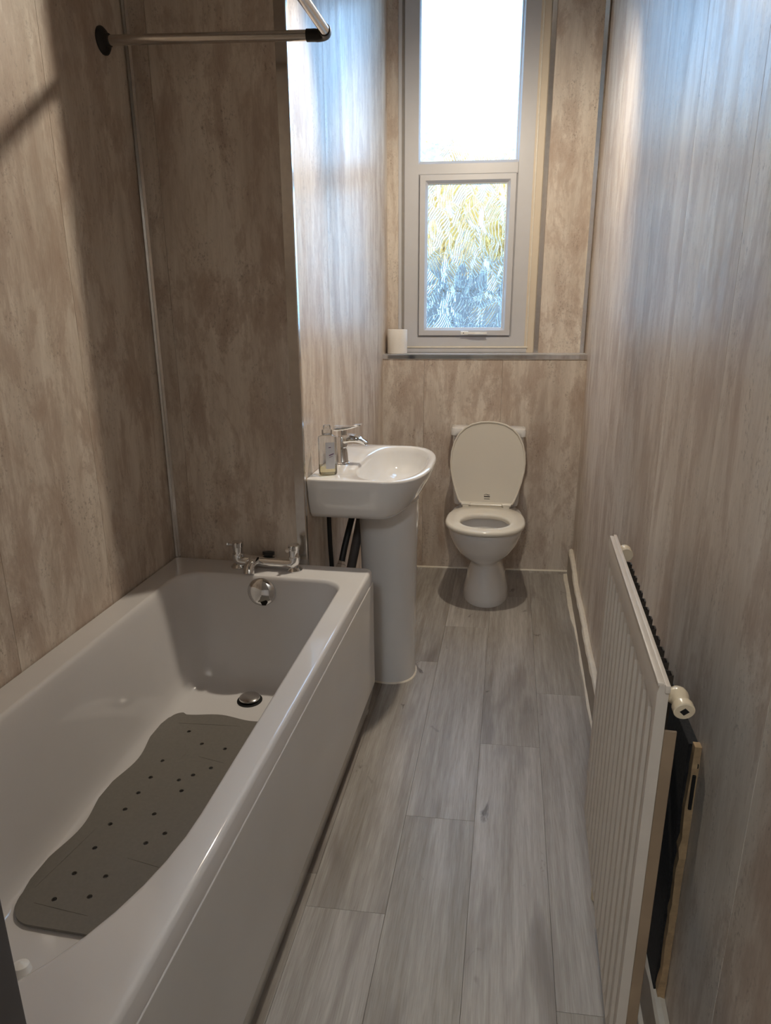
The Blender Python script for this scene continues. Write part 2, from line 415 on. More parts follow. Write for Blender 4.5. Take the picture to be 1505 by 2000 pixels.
# ---------------------------------------------------------------- trims
def trim(n, bm, mat, loc=None, rz=0.0): return struct('trim_%d' % n, bm, mat, loc, rz)
bm = new()     # inside corner above the bath: two fine chrome ribs
prism(bm, [(XL+0.000, YC-0.004), (XL+0.004, YC-0.010), (XL+0.010, YC-0.006), (XL+0.006, YC-0.0005)], 'z', 0.565, ZC)
prism(bm, [(XL+0.010, YC-0.006), (XL+0.013, YC-0.009), (XL+0.019, YC-0.003), (XL+0.017, YC-0.0002)], 'z', 0.565, ZC)
trim(1, bm, 'chrome_soft')
bm = new()     # outside corner of the boxed-in wall: L section
prism(bm, [(XN-0.030, YC-0.0002), (XN-0.030, YC-0.003), (XN+0.001, YC-0.004), (XN+0.004, YC-0.001), (XN+0.0035, YC+0.016), (XN+0.0002, YC+0.016), (XN+0.0002, YC-0.0002)], 'z', 0.0, ZC)
trim(2, bm, 'chrome_soft')
def corner_bar(x, sgn):
    b = new(); prism(b, [(x, D2-0.0002), (x, D2-0.012), (x+sgn*0.004, D2-0.016), (x+sgn*0.016, D2-0.004), (x+sgn*0.020, D2-0.0002)], 'z', ZS, ZC); return b
trim(3, corner_bar(-0.643-0.012, 1), 'chrome_soft', (0, YB0, 0), AB)
trim(4, corner_bar(0.392, -1), 'chrome_soft', (0, YB0, 0), AB)
bm = new()     # chrome edge of the sill
prism(bm, [(-0.003, ZS-0.0235), (-0.006, ZS-0.021), (-0.006, ZS-0.002), (-0.003, ZS+0.0012), (0.012, ZS+0.0012), (0.012, ZS+0.0002), (-0.0002, ZS+0.0002), (-0.0002, ZS-0.0235)], 'x', -0.648, 0.388)
trim(5, bm, 'chrome', (0, YB0, 0), AB)
bm = new()     # chrome strip right of the window
prism(bm, [(0.132, D2+0.001), (0.134, D2-0.004), (0.154, D2-0.004), (0.158, D2-0.0003), (0.158, D2+0.001)], 'z', ZS+0.001, ZC); trim(6, bm, 'chrome_soft', (0, YB0, 0), AB)
bm = new()     # cream strip between window frame and chrome strip
box(bm, 0.084, 0.132, D2+0.004, D2+0.016, ZS+0.0005, ZC, 0.001, 1); trim(7, bm, 'pvc_cream', (0, YB0, 0), AB)
bm = new()     # white edge strip left of the window
prism(bm, [(-0.580, D2+0.001), (-0.578, D2-0.004), (-0.564, D2-0.004), (-0.5625, D2-0.001), (-0.5625, D2+0.03), (-0.568, D2+0.03)], 'z', ZS+0.001, ZC); trim(8, bm, 'pvc', (0, YB0, 0), AB)
bm = new()     # sealant line along the back wall and floor
prism(bm, [(-0.007, 0.0), (-0.0055, 0.004), (-0.001, 0.007), (-0.0002, 0.007), (-0.0002, 0.0)], 'x', -0.645, 0.365); trim(9, bm, 'bead', (0, YB0, 0), AB)

# skirting along the right wall, its top rounded with old paint
pts = []
b = new(); prof0 = lambda h: [(-0.0002, 0.0), (-0.022, 0.0), (-0.022, h-0.012), (-0.019, h-0.003), (-0.013, h), (-0.0002, h)]
rings = []
for i in range(28):
    y = -3.2 + i*(3.2-0.03)/27
    h = 0.112 + 0.006*math.sin(i*1.3) + (0.035*max(0, (y+0.45)/0.45) if y > -0.45 else 0)
    rings.append([(x + (0.0015*math.sin(i*2.1+z*30) if x < -0.001 else 0), y, z) for x, z in prof0(h)])
loft(b, rings)
o = obj('baseboard_right', b, 'skirting'); o.location = (XR0, 3.6, 0); o.rotation_euler = (0, 0, AR); o['kind'] = 'structure'
b = new(); rings = []
for i in range(60):
    y = -3.2 + i*3.17/59; h = 0.112 + 0.006*math.sin((y+3.2)*27/3.17*1.3) + (0.035*max(0, (y+0.45)/0.45) if y > -0.45 else 0); q = 0.0016*math.sin(i*2.3)+0.001*math.sin(i*5.1)
    rings.append([(-0.0005, y, h-0.004), (-0.0215-q, y, h-0.012), (-0.0235-q, y, h-0.003+q), (-0.019, y, h+0.005+q), (-0.010, y, h+0.008), (-0.0005, y, h+0.005)])
loft(b, rings); trim(12, b, 'bead', (XR0, 3.6, 0), AR)
b = new()
rings = []
for i in range(40):
    y = -3.2 + i*3.17/39; d = 0.002*math.sin(i*1.7) + (0.012 if y > -0.66 else 0.0)
    rings.append([(-0.0221-d*0.0, y, 0.0), (-0.030-d, y, 0.0), (-0.029-d, y, 0.003), (-0.0221-d*0.0, y, 0.006)])
loft(b, rings); trim(10, b, 'bead', (XR0, 3.6, 0), AR)

# ---------------------------------------------------------------- window
win = bpy.data.objects.new('window_1', None); C.objects.link(win); win['kind'] = 'structure'
win.location = (0, YU0, 0); win.rotation_euler = (0, 0, AB)
def ring_frame(b, x0, x1, z0, z1, wl, wr, wb, wt, y0, y1, ch=0.008):
    """Mitred frame with a chamfered inner edge, front face at y0."""
    def rect(a, c, d, e, y): return [(a, y, d), (c, y, d), (c, y, e), (a, y, e)]
    loft(b, [rect(x0, x1, z0, z1, y1), rect(x0, x1, z0, z1, y0+0.002), rect(x0+0.002, x1-0.002, z0+0.002, z1-0.002, y0),
             rect(x0+wl-ch, x1-wr+ch, z0+wb-ch, z1-wt+ch, y0), rect(x0+wl, x1-wr, z0+wb, z1-wt, y0+ch*1.4), rect(x0+wl, x1-wr, z0+wb, z1-wt, y1)], closed=True)
# outer frame: two openings, built as one moulding with a transom
b = new(); ring_frame(b, -0.562, 0.082, 1.197, 2.86, 0.078, 0.0885, 0.056, 0.05, 0.006, 0.06)
obj('frame', b, 'pvc', win, world=False, smooth=20)
b = new()
prism(b, [(0.0065, 2.033), (0.0065, 2.078), (0.018, 2.092), (0.058, 2.092), (0.058, 2.030), (0.0085, 2.030)], 'x', -0.496, -0.002)
obj('transom', b, 'pvc', win, world=False, smooth=20)
b = new(); ring_frame(b, -0.51, 0.015, 1.23, 2.06, 0.05, 0.05, 0.05, 0.055, 0.0505, 0.066, 0.002); obj('rebate', b, 'pvc', win, world=False)
b = new(); box(b, -0.560, 0.084, 0.001, 0.06, ZS+0.001, 1.1965, 0.003); obj('frame_base', b, 'pvc', win, world=False)
b = new(); box(b, -0.550, 0.090, -0.004, 0.008, 1.190, 1.1985, 0.002); box(b, 0.0805, 0.087, -0.001, 0.03, 1.198, 2.86, 0.002)
obj('glazing_seal', b, 'bead', win, world=False)
b = new(); ring_frame(b, -0.494, -0.004, 2.084, 2.84, 0.010, 0.010, 0.010, 0.02, 0.022, 0.05, 0.004); obj('glazing_bead', b, 'pvc', win, world=False, smooth=20)
b = new(); box(b, -0.490, -0.008, 0.040, 0.046, 2.09, 2.835); obj('pane', b, 'pane_upper', win, world=False, smooth=0)
b = new(); ring_frame(b, -0.4835, -0.0072, 1.254, 2.028, 0.040, 0.040, 0.038, 0.038, -0.006, 0.05, 0.012)
sash = obj('sash', b, 'pvc', win, world=False, smooth=20)
b = new(); box(b, -0.450, -0.044, 0.030, 0.036, 1.288, 1.993); obj('pane', b, 'pane_lower', sash, world=False, smooth=0)
b = new(); ring_frame(b, -0.447, -0.047, 1.290, 1.991, 0.004, 0.004, 0.004, 0.004, 0.012, 0.032, 0.001); obj('glazing_bead', b, 'bead', sash, world=False)
b = new()
box(b, -0.262, -0.222, -0.018, -0.0058, 1.258, 1.276, 0.003)
prism(b, [(-0.224, -0.010), (-0.224, -0.020), (-0.20, -0.026), (-0.128, -0.026), (-0.126, -0.018), (-0.20, -0.018)], 'z', 1.261, 1.272)
hd = obj('handle', b, 'white_paint', sash, world=False)
b = new(); lathe(b, [(0.0028, 0), (0.0028, 0.002)], (-0.247, -0.0182, 1.267), (0, -1, 0), 10); obj('lock_screw', b, 'dark_hole', sash, world=False)

# ---------------------------------------------------------------- bathtub
N = 24
def outline(xl, xrr, yf, rf, yn, bn, z, skew=0.0, rfl=None):
    """Closed outline: right side, far corners (radius rf), left side, near end as half an ellipse of depth bn."""
    rl = rfl if rfl is not None else rf
    P = []
    cx, hw = (xl+xrr)/2, (xrr-xl)/2
    ys = yn + bn
    for i in range(12): P.append((xrr, ys + (yf-rf-ys)*i/12))
    for i in range(9): a = PI/2*i/8; P.append((xrr-rf+rf*math.cos(a), yf-rf+rf*math.sin(a)))
    for i in range(1, 8): t = i/8; P.append((xrr-rf + (xl+rl-xrr+rf)*t, yf))
    for i in range(9): a = PI/2+PI/2*i/8; P.append((xl+rl+rl*math.cos(a), yf-rl+rl*math.sin(a)))
    for i in range(1, 12): P.append((xl, yf-rl + (ys-yf+rl)*i/12))
    for i in range(N): a = PI + PI*i/N; P.append((cx+hw*math.cos(a), ys+bn*math.sin(a)))
    return [(x - (skew*(2.07-y) if x > cx else 0), y, z) for x, y in P]
def rect_outline(xl, xrr, yf, yn, rf, z, skew):
    """A rectangle with the same vertex count and order as outline()."""
    P = []
    cx = (xl+xrr)/2; ys = yn + 0.3
    for i in range(12): P.append((xrr, ys + (yf-rf-ys)*i/12))
    for i in range(9): a = PI/2*i/8; P.append((xrr-rf+rf*math.cos(a), yf-rf+rf*math.sin(a)))
    for i in range(1, 8): t = i/8; P.append((xrr-rf + (xl+2*rf-xrr)*t, yf))
    for i in range(9): a = PI/2+PI/2*i/8; P.append((xl+rf+rf*math.cos(a), yf-rf+rf*math.sin(a)))
    for i in range(1, 12): P.append((xl, yf-rf + (ys-yf+rf)*i/12))
    for i in range(N):
        t = i/N
        if t < 0.3: P.append((xl, ys - 0.3*t/0.3))
        elif t < 0.7: P.append((xl + (xrr-xl)*(t-0.3)/0.4, yn))
        else: P.append((xrr, yn + 0.3*(t-0.7)/0.3))
    return [(x - (skew*(2.07-y) if x > cx else 0), y, z) for x, y in P]
ZR = 0.567
bath = thing('bathtub', 'white acrylic bathtub with a glossy side panel along the left wall', 'bathtub', (-0.77, 1.24, 0))
sk = 0.0105
b = new()
XO = -0.4175
rings = [rect_outline(XL+0.004, XO-0.014, YC-0.008, 0.414, 0.012, ZR-0.046, sk),
         rect_outline(XL+0.002, XO, YC-0.004, 0.41, 0.014, ZR-0.046, sk),
         rect_outline(XL+0.002, XO, YC-0.004, 0.41, 0.014, ZR-0.0445, sk),
         rect_outline(XL+0.002, XO-0.0005, YC-0.004, 0.41, 0.014, ZR-0.0115, sk),
         rect_outline(XL+0.002, XO-0.001, YC-0.004, 0.41, 0.014, ZR-0.010, sk),
         rect_outline(XL+0.003, XO-0.003, YC-0.006, 0.412, 0.014, ZR-0.0040, sk),
         rect_outline(XL+0.004, XO-0.006, YC-0.008, 0.414, 0.014, ZR-0.0012, sk),
         rect_outline(XL+0.006, XO-0.010, YC-0.010, 0.416, 0.014, ZR, sk),
         rect_outline(XL+0.008, XO-0.012, YC-0.012, 0.418, 0.014, ZR, sk),
         outline(-1.0425, -0.4815, 1.9585, 0.072, 0.477, 0.42, ZR, 0, 0.09),
         outline(-1.040, -0.484, 1.956, 0.072, 0.480, 0.42, ZR, 0, 0.09),
         outline(-1.036, -0.488, 1.952, 0.070, 0.486, 0.42, ZR-0.003, 0, 0.09),
         outline(-1.032, -0.492, 1.948, 0.070, 0.492, 0.42, ZR-0.012, 0, 0.09),
         outline(-1.028, -0.496, 1.944, 0.070, 0.500, 0.42, ZR-0.035, 0, 0.09),
         outline(-1.014, -0.512, 1.928, 0.075, 0.570, 0.38, 0.40, 0, 0.095),
         outline(-1.002, -0.526, 1.908, 0.080, 0.680, 0.33, 0.27, 0, 0.10),
         outline(-0.994, -0.536, 1.894, 0.085, 0.760, 0.26, 0.228, 0, 0.105),
         outline(-0.982, -0.550, 1.878, 0.090, 0.795, 0.22, 0.207, 0, 0.11),
         outline(-0.962, -0.572, 1.852, 0.095, 0.825, 0.19, 0.198, 0, 0.11),
         outline(-0.90, -0.64, 1.79, 0.10, 0.89, 0.13, 0.1965, 0, 0.10)]
loft(b, rings, cap0=False)
obj('tub', b, 'acrylic', bath, smooth=60)
b = new()      # side panel, tucked in at the foot
def pprof(y):
    s = sk*(2.07-y); d = 0.0045-s
    return [(XO+d-0.012, y, ZR-0.0475), (XO+d-0.004, y, ZR-0.0475), (XO+d-0.0025, y, ZR-0.049), (XO+d-0.002, y, ZR-0.052), (XO+d-0.002, y, 0.30), (XO+d, y, 0.142), (XO+d-0.0015, y, 0.136),
            (XO+d-0.012, y, 0.085), (XO+d-0.030, y, 0.008), (XO+d-0.040, y, 0.008), (XO+d-0.016, y, 0.14)]
loft(b, [pprof(0.412), pprof(1.2), pprof(YC-0.004)])
obj('side_panel', b, 'bath_panel', bath, smooth=12)
b = new(); box(b, -0.52, -0.468, 0.44, YC-0.03, 0.0, 0.06); obj('foot_gap_shade', b, 'dark_hole', bath)  # near-black block paints the shadow line under the side panel
b = new()      # far end of the panel frame
box(b, -1.0, -0.437, YC-0.028, YC-0.006, 0.02, ZR-0.05); obj('end_frame', b, 'bath_panel', bath)
b = new(); lathe(b, [(0.0, -0.004), (0.047, -0.004), (0.047, 0.003), (0.043, 0.008), (0.028, 0.014), (0.0, 0.016)], (-0.757, 1.938, 0.517), (0, -1, 0.12), 36)
ov = obj('overflow_cover', b, 'chrome', bath)
b = new(); lathe(b, [(0.012, 0.0), (0.012, 0.004), (0.0, 0.005)], (-0.745, 1.925, 0.488), (0, -1, 0.12), 6); obj('overflow_dark_facet', b, 'dark_hole', ov)  # dark facet paints a reflection in the chrome cover
b = new(); lathe(b, [(0.040, -0.006), (0.040, 0.002), (0.036, 0.003), (0.030, 0.003)], (-0.768, 1.806, 0.197), (0, 0, 1), 32); obj('waste_ring', b, 'dark_hole', bath)
b = new(); lathe(b, [(0.030, 0.002), (0.033, 0.009), (0.032, 0.013), (0.024, 0.017), (0.0, 0.019)], (-0.768, 1.806, 0.197), (0, 0, 1), 32); obj('plug', b, 'chrome_soft', bath)
b = new()      # white knob end of the grip on the sloping near end
tube(b, [(-0.64, 0.575, 0.43)]+arc((-0.635, 0.585, 0.47), (-0.628, 0.605, 0.51), (-0.622, 0.612, 0.528), 5), [0.013, 0.012, 0.011, 0.011, 0.011, 0.012, 0.013], 14)
lathe(b, [(0.0, -0.014), (0.010, -0.010), (0.0145, 0), (0.011, 0.009), (0.0, 0.0135)], (-0.620, 0.612, 0.533), (0, 0.2, 1), 16)
obj('grip_end', b, 'white_paint', bath)

# ---------------------------------------------------------------- bath mat with holes
b = new()
half = []
LX, RX, Y0, Y1 = -0.966, -0.572, 0.935, 1.700
ol = []
def wob(t): return 0.010*math.sin(t*PI*2*2.5)
nseg = 40
for i in range(nseg+1):
    t = i/nseg; y = Y0+0.07 + (Y1-Y0-0.11)*t; ol.append((RX+0.004+wob(t), y))
for i in range(1, 8): a = PI/2*i/8; ol.append((RX-0.035+0.035*math.cos(a)+0.004+wob(1)*math.cos(a), Y1-0.04+0.035*math.sin(a)))
for i in range(0, 21): t = i/20; ol.append((RX-0.04 + (LX-RX+0.08)*t, Y1-0.006+0.008*math.cos(t*2*PI*1.5)))
for i in range(1, 8): a = PI/2+PI/2*i/8; ol.append((LX+0.035+0.035*math.cos(a)-0.002, Y1-0.04+0.035*math.sin(a)))
for i in range(nseg+1):
    t = 1-i/nseg; y = Y0+0.07 + (Y1-Y0-0.11)*t; ol.append((LX-0.006-wob(t), y))
for i in range(1, 10): a = PI+PI/2*i/10; ol.append((LX+0.06+0.066*math.cos(a), Y0+0.07+0.07*math.sin(a)))
for i in range(0, 15): t = i/14; ol.append((LX+0.06+(RX-LX-0.12)*t, Y0))
for i in range(1, 10): a = 1.5*PI+PI/2*i/10; ol.append((RX-0.06+0.064*math.cos(a), Y0+0.07+0.07*math.sin(a)))
holes = [(-0.879, 1.605), (-0.816, 1.556), (-0.742, 1.545), (-0.891, 1.466), (-0.888, 1.396), (-0.809, 1.399), (-0.781, 1.424), (-0.746, 1.46), (-0.783, 1.361),
         (-0.889, 1.335), (-0.891, 1.274), (-0.811, 1.271), (-0.899, 1.221), (-0.754, 1.215), (-0.783, 1.179), (-0.892, 1.145), (-0.894, 1.07), (-0.821, 1.074), (-0.894, 1.0), (-0.824, 1.019),
         (-0.64, 1.605), (-0.645, 1.466), (-0.645, 1.335), (-0.645, 1.221), (-0.645, 1.07), (-0.645, 1.0), (-0.715, 1.019), (-0.715, 1.074)]
loops = [ol] + [[(hx+0.0058*math.cos(2*PI*k/10), hy+0.0058*math.sin(2*PI*k/10)) for k in range(10)] for hx, hy in holes]
top = []; edges = []
for lp in loops:
    vs = [b.verts.new((x, y, 0.2058)) for x, y in lp]
    for i in range(len(vs)): edges.append(b.edges.new((vs[i], vs[(i+1) % len(vs)])))
res = bmesh.ops.triangle_fill(b, use_beauty=True, use_dissolve=False, edges=edges)
ext = bmesh.ops.extrude_face_region(b, geom=list(b.faces))
bmesh.ops.translate(b, verts=[v for v in ext['geom'] if isinstance(v, bmesh.types.BMVert)], vec=(0, 0, -0.0055))
mat_t = thing('bath_mat', 'grey rubber bath mat with small holes lying in the bathtub', 'bath mat', (-0.765, 1.32, 0.20))
obj('mat', b, 'rubber_mat', mat_t, smooth=25)
b = new()      # moulded ribs on the mat
for (x0, y0, x1, y1) in ((-0.955, 1.02, -0.925, 1.20), (-0.93, 0.985, -0.80, 0.975), (-0.80, 1.13, -0.70, 1.115), (-0.80, 1.50, -0.72, 1.485), (-0.93, 1.64, -0.74, 1.655), (-0.845, 1.485, -0.84, 1.515)):
    tube(b, [(x0, y0, 0.2058), ((x0+x1)/2, (y0+y1)/2, 0.2058), (x1, y1, 0.2058)], [0.0006, 0.0013, 0.0006], 6)
obj('rib', b, 'rubber_mat', mat_t)
mat_t.children[-1]['kind'] = 'stuff'

# ---------------------------------------------------------------- bath mixer tap
bt = thing('bath_mixer_tap', 'chrome two-handled bath mixer tap on the far rim of the bathtub', 'tap', (-0.765, 2.02, ZR))
TY = 2.018
b = new()
tube(b, [(-0.862, TY, ZR+0.048), (-0.862, TY, ZR+0.036), (-0.857, TY, ZR+0.027), (-0.845, TY, ZR+0.0235), (-0.80, TY, ZR+0.0235), (-0.72, TY, ZR+0.0235), (-0.685, TY, ZR+0.0235), (-0.673, TY, ZR+0.027), (-0.668, TY, ZR+0.036), (-0.668, TY, ZR+0.048)],
     [0.0195, 0.020, 0.0215, 0.021, 0.0185, 0.0185, 0.021, 0.0215, 0.020, 0.0195], 22)
obj('body', b, 'chrome', bt, smooth=60)
for x in (-0.862, -0.668):
    b = new(); lathe(b, [(0.026, 0), (0.026, 0.003), (0.021, 0.008), (0.0175, 0.012)], (x, TY, ZR+0.0005), (0, 0, 1), 24); obj('foot', b, 'chrome', bt)
    b = new(); lathe(b, [(0.0165, 0.0), (0.0165, 0.004), (0.0160, 0.006), (0.0160, 0.024), (0.0185, 0.026), (0.0190, 0.040), (0.0170, 0.043), (0.0, 0.044)], (x, TY, ZR+0.047), (0, 0, 1), 24)
    h = obj('handle', b, 'chrome', bt)
    b = new()
    if x < -0.7: tube(b, [(x-0.014, TY, ZR+0.078), (x-0.026, TY-0.002, ZR+0.079), (x-0.036, TY-0.004, ZR+0.080)], [0.0065, 0.0055, 0.0075], 10)
    else: tube(b, [(x-0.006, TY-0.014, ZR+0.078), (x-0.010, TY-0.024, ZR+0.079), (x-0.013, TY-0.032, ZR+0.080)], [0.0065, 0.0055, 0.0075], 10)
    obj('lever', b, 'chrome', h)
b = new()
tube(b, [(-0.800, TY+0.004, ZR+0.026), (-0.802, TY-0.016, ZR+0.031), (-0.803, TY-0.042, ZR+0.030), (-0.803, TY-0.058, ZR+0.022), (-0.803, TY-0.064, ZR+0.004)], [0.018, 0.018, 0.018, 0.0185, 0.018], 20)
obj('spout', b, 'chrome', bt, smooth=60)
b = new(); lathe(b, [(0.014, 0), (0.014, 0.012), (0.020, 0.016), (0.020, 0.026), (0.0, 0.029)], (-0.762, TY+0.012, ZR+0.028), (0, 0.2, 1), 20); obj('diverter', b, 'black_plastic', bt)

# ---------------------------------------------------------------- washbasin on pedestal
sink = thing('washbasin', 'white ceramic washbasin on a full pedestal behind the bathtub', 'washbasin', (XN, 2.41, 0))
YM, HW, ZB = 2.412, 0.308, 0.857
def dshape(xb, xf, xs, hw, z, p=2.5, ym=YM, rb=0.004):
    """D outline: straight back at xb, sides to xs, superellipse front to xf."""
    P = []
    n = 28
    for i in range(n+1):
        a = -PI/2 + PI*i/n
        c, s = math.cos(a), math.sin(a)
        P.append((xs + (xf-xs)*abs(c)**(2/p), ym + hw*(1 if s > 0 else -1)*abs(s)**(2/p), z))
    for i in range(1, 5): P.append((xs + (xb+rb-xs)*i/4, ym+hw, z))
    P.append((xb, ym+hw-rb, z))
    for i in range(1, 10): P.append((xb, ym+hw-rb - 2*(hw-rb)*i/10, z))
    P.append((xb, ym-hw+rb, z))
    for i in range(0, 4): P.append((xb+rb + (xs-xb-rb)*i/4, ym-hw, z))
    return P
def bowl(xb, xf, hw, z, p=2.3):
    """Bowl opening with the same vertex count: rounded all round, flatter at the back."""
    P = []
    base = dshape(XN+0.002, -0.252, -0.41, HW, z)
    n = 28; xs = -0.41
    m_ = len(base)
    for i in range(n+1):
        a = -PI/2 + PI*i/n; c, s = math.cos(a), math.sin(a)
        P.append((xs + (xf-xs)*abs(c)**(2/2.5), YM + hw*(1 if s > 0 else -1)*abs(s)**(2/2.5), z))
    rest = m_ - (n+1)
    for i in range(1, rest+1):
        a = PI/2 + PI*i/(rest+1); c, s = math.cos(a), math.sin(a)
        P.append((xs + (xs-xb)*c if False else xs - (xs-xb)*abs(c)**(2/2.6), YM + hw*(1 if s > 0 else -1)*abs(s)**(2/2.6), z))
    return P
b = new()
rings = [dshape(XN+0.002, -0.34, -0.44, 0.235, 0.712), dshape(XN+0.002, -0.330, -0.43, 0.262, 0.715), dshape(XN+0.002, -0.312, -0.425, 0.280, 0.735),
         dshape(XN+0.002, -0.285, -0.42, 0.294, 0.770), dshape(XN+0.002, -0.262, -0.41, 0.303, 0.815), dshape(XN+0.002, -0.252, -0.41, 0.308, 0.848),
         dshape(XN+0.002, -0.253, -0.41, 0.307, 0.854), dshape(XN+0.002, -0.257, -0.41, 0.303, 0.857),
         bowl(-0.522, -0.276, 0.284, 0.8565), bowl(-0.517, -0.281, 0.279, 0.852), bowl(-0.510, -0.287, 0.272, 0.835), bowl(-0.497, -0.297, 0.258, 0.795), bowl(-0.475, -0.315, 0.22, 0.762),
         bowl(-0.445, -0.345, 0.14, 0.748), bowl(-0.42, -0.38, 0.03, 0.742)]
loft(b, rings)
basin = obj('basin', b, 'ceramic', sink, smooth=50)
b = new(); lathe(b, [(0.024, 0.0), (0.024, 0.003), (0.016, 0.0035)], (-0.40, YM, 0.7405), (0, 0, 1), 24); obj('waste', b, 'chrome', sink)
b = new(); lathe(b, [(0.013, -0.004), (0.013, 0.003), (0.009, 0.004), (0.008, 0.0)], (-0.5125, 2.385, 0.822), (1, 0, 0.35), 20); oo = obj('overflow_ring', b, 'chrome', sink)
b = new(); lathe(b, [(0.0085, -0.001), (0.0085, 0.003), (0.0, 0.003)], (-0.5125, 2.385, 0.822), (1, 0, 0.35), 16); obj('overflow_hole', b, 'dark_hole', oo)
b = new()
PX, PYc = -0.418, 2.408
def ped(z, r, rx=None, back=-0.53):
    rx = rx or r; P = []
    for i in range(40):
        a = 2*PI*i/40; c, s = math.cos(a), math.sin(a)
        P.append((PX + rx*(1 if c > 0 else -1)*abs(c)**0.85, PYc + r*(1 if s > 0 else -1)*abs(s)**0.85, z))
    return P
loft(b, [ped(0.0, 0.104, 0.104), ped(0.015, 0.1035, 0.1035), ped(0.1, 0.101, 0.102), ped(0.35, 0.103, 0.104), ped(0.55, 0.107, 0.107), ped(0.66, 0.112, 0.110), ped(0.722, 0.118, 0.110)])
obj('pedestal', b, 'ceramic', sink, smooth=50)
b = new()
for z in (0.0,):
    R0 = ped(0, 0.106, 0.106)
    loft(b, [[(p[0], p[1], 0.0004) for p in ped(0, 0.109, 0.109)], [(p[0], p[1], 0.004) for p in ped(0, 0.107, 0.107)], [(p[0], p[1], 0.006) for p in ped(0, 0.1036, 0.1036)], [(p[0], p[1], 0.0004) for p in ped(0, 0.1036, 0.1036)]], closed=True)
obj('sealant', b, 'bead', sink)
b = new()
tube(b, [(-0.53, 2.455, 0.72), (-0.535, 2.445, 0.62), (-0.555, 2.415, 0.50), (-0.585, 2.39, 0.34), (-0.60, 2.38, 0.02)], 0.018, 14)
obj('waste_pipe', b, 'grey_pipe', sink)
def hose(label, pts, r):
    t = thing('water_hose', label, 'hose', (pts[0][0], pts[0][1], 0.3))
    b = new(); tube(b, pts, r, 12); obj('hose', b, 'black_rubber', t)
    i = max(1, len(pts)*2//3); p, q = Vector(pts[i]), Vector(pts[i-1]); d = (q-p).normalized()
    b = new(); lathe(b, [(r*1.1, -0.02), (r*1.6, -0.018), (r*1.6, 0.004), (r*1.35, 0.006), (r*1.35, 0.016), (r*1.1, 0.018)], p, d, 6); obj('ferrule', b, 'chrome_soft', t)
    return t
hose('added black hose standing in for the wall reflection of the slanting hose', [(-0.622, 2.300, 0.714), (-0.622, 2.300, 0.64), (-0.621, 2.302, 0.56), (-0.619, 2.306, 0.49), (-0.617, 2.31, 0.40), (-0.615, 2.31, 0.26)], 0.0085)  # added hose in place of the slanting hose's reflection in the wall
hose('black flexible water hose slanting down beside the pedestal', [(-0.556, 2.425, 0.714), (-0.560, 2.405, 0.64), (-0.566, 2.375, 0.60), (-0.574, 2.335, 0.545), (-0.582, 2.30, 0.48), (-0.59, 2.28, 0.30)], 0.012)

# basin tap
bp = thing('basin_tap', 'chrome single-lever basin tap with a flat arched spout', 'tap', (-0.582, 2.375, ZB))
TX, TYb = -0.582, 2.362
b = new(); lathe(b, [(0.026, 0.0), (0.026, 0.003), (0.0235, 0.005), (0.0215, 0.008), (0.0205, 0.06), (0.0215, 0.095), (0.020, 0.098), (0.0, 0.099)], (TX, TYb, ZB), (0, 0, 1), 28); obj('body', b, 'chrome', bp)
b = new()
rings = []
for t in [i/10 for i in range(11)]:
    x = TX + 0.004 + 0.088*t; zc = ZB + 0.088 + 0.010*math.sin(t*PI*0.8) - 0.020*t*t; hw = 0.019 + 0.003*math.sin(t*PI); th = 0.015*(1-t) + 0.0045*t + 0.001
    rings.append([(x, TYb + hw*c, zc + th*s) for c, s in ((-1, -0.6), (-0.9, -1), (0.9, -1), (1, -0.6), (1, 0.6), (0.85, 1), (-0.85, 1), (-1, 0.6))])
loft(b, rings); obj('spout', b, 'chrome', bp, smooth=40)
b = new(); lathe(b, [(0.016, 0.0), (0.0165, 0.022), (0.015, 0.026)], (TX+0.002, TYb, ZB+0.098), (0, 0, 1), 24); obj('cartridge', b, 'chrome_soft', bp)
b = new()
rings = []
for t in [i/8 for i in range(9)]:
    x = TX - 0.026 + 0.098*t; zc = ZB + 0.127 + 0.016*t*t; hw = 0.018 - 0.003*t; th = 0.0085*(1-t) + 0.003*t
    rings.append([(x, TYb + hw*c, zc + th*s) for c, s in ((-1, -0.5), (-0.9, -1), (0.9, -1), (1, -0.5), (1, 0.5), (0.85, 1), (-0.85, 1), (-1, 0.5))])
loft(b, rings); obj('lever', b, 'chrome', bp, smooth=40)

# soap bottle
sb = thing('soap_bottle', 'clear plastic soap bottle with a printed white label on the washbasin', 'bottle', (-0.590, 2.187, ZB+0.0004))
def rrect(hx, hy, r, z, cx=-0.590, cyy=2.187, rot=0.35, n=5):
    P = []
    for (sxx, syy, a0) in ((1, 1, 0), (-1, 1, PI/2), (-1, -1, PI), (1, -1, 1.5*PI)):
        for i in range(n):
            a = a0 + PI/2*i/(n-1)
            P.append((sxx*(hx-r)+r*math.cos(a), syy*(hy-r)+r*math.sin(a)))
    return [(cx + x*math.cos(rot)-y*math.sin(rot), cyy + x*math.sin(rot)+y*math.cos(rot), ZB+0.0006+z) for x, y in P]
b = new(); loft(b, [rrect(0.028, 0.017, 0.012, 0.0), rrect(0.031, 0.020, 0.014, 0.004), rrect(0.031, 0.020, 0.014, 0.124), rrect(0.029, 0.0185, 0.014, 0.129), rrect(0.018, 0.015, 0.013, 0.133), rrect(0.0155, 0.0145, 0.014, 0.137)])
body = obj('bottle_body', b, 'clear', sb, smooth=40)
b = new(); loft(b, [rrect(0.027, 0.016, 0.011, 0.002), rrect(0.0295, 0.0185, 0.0125, 0.006), rrect(0.0295, 0.0185, 0.0125, 0.030)]); obj('soap_liquid', b, 'soap', sb, smooth=40)
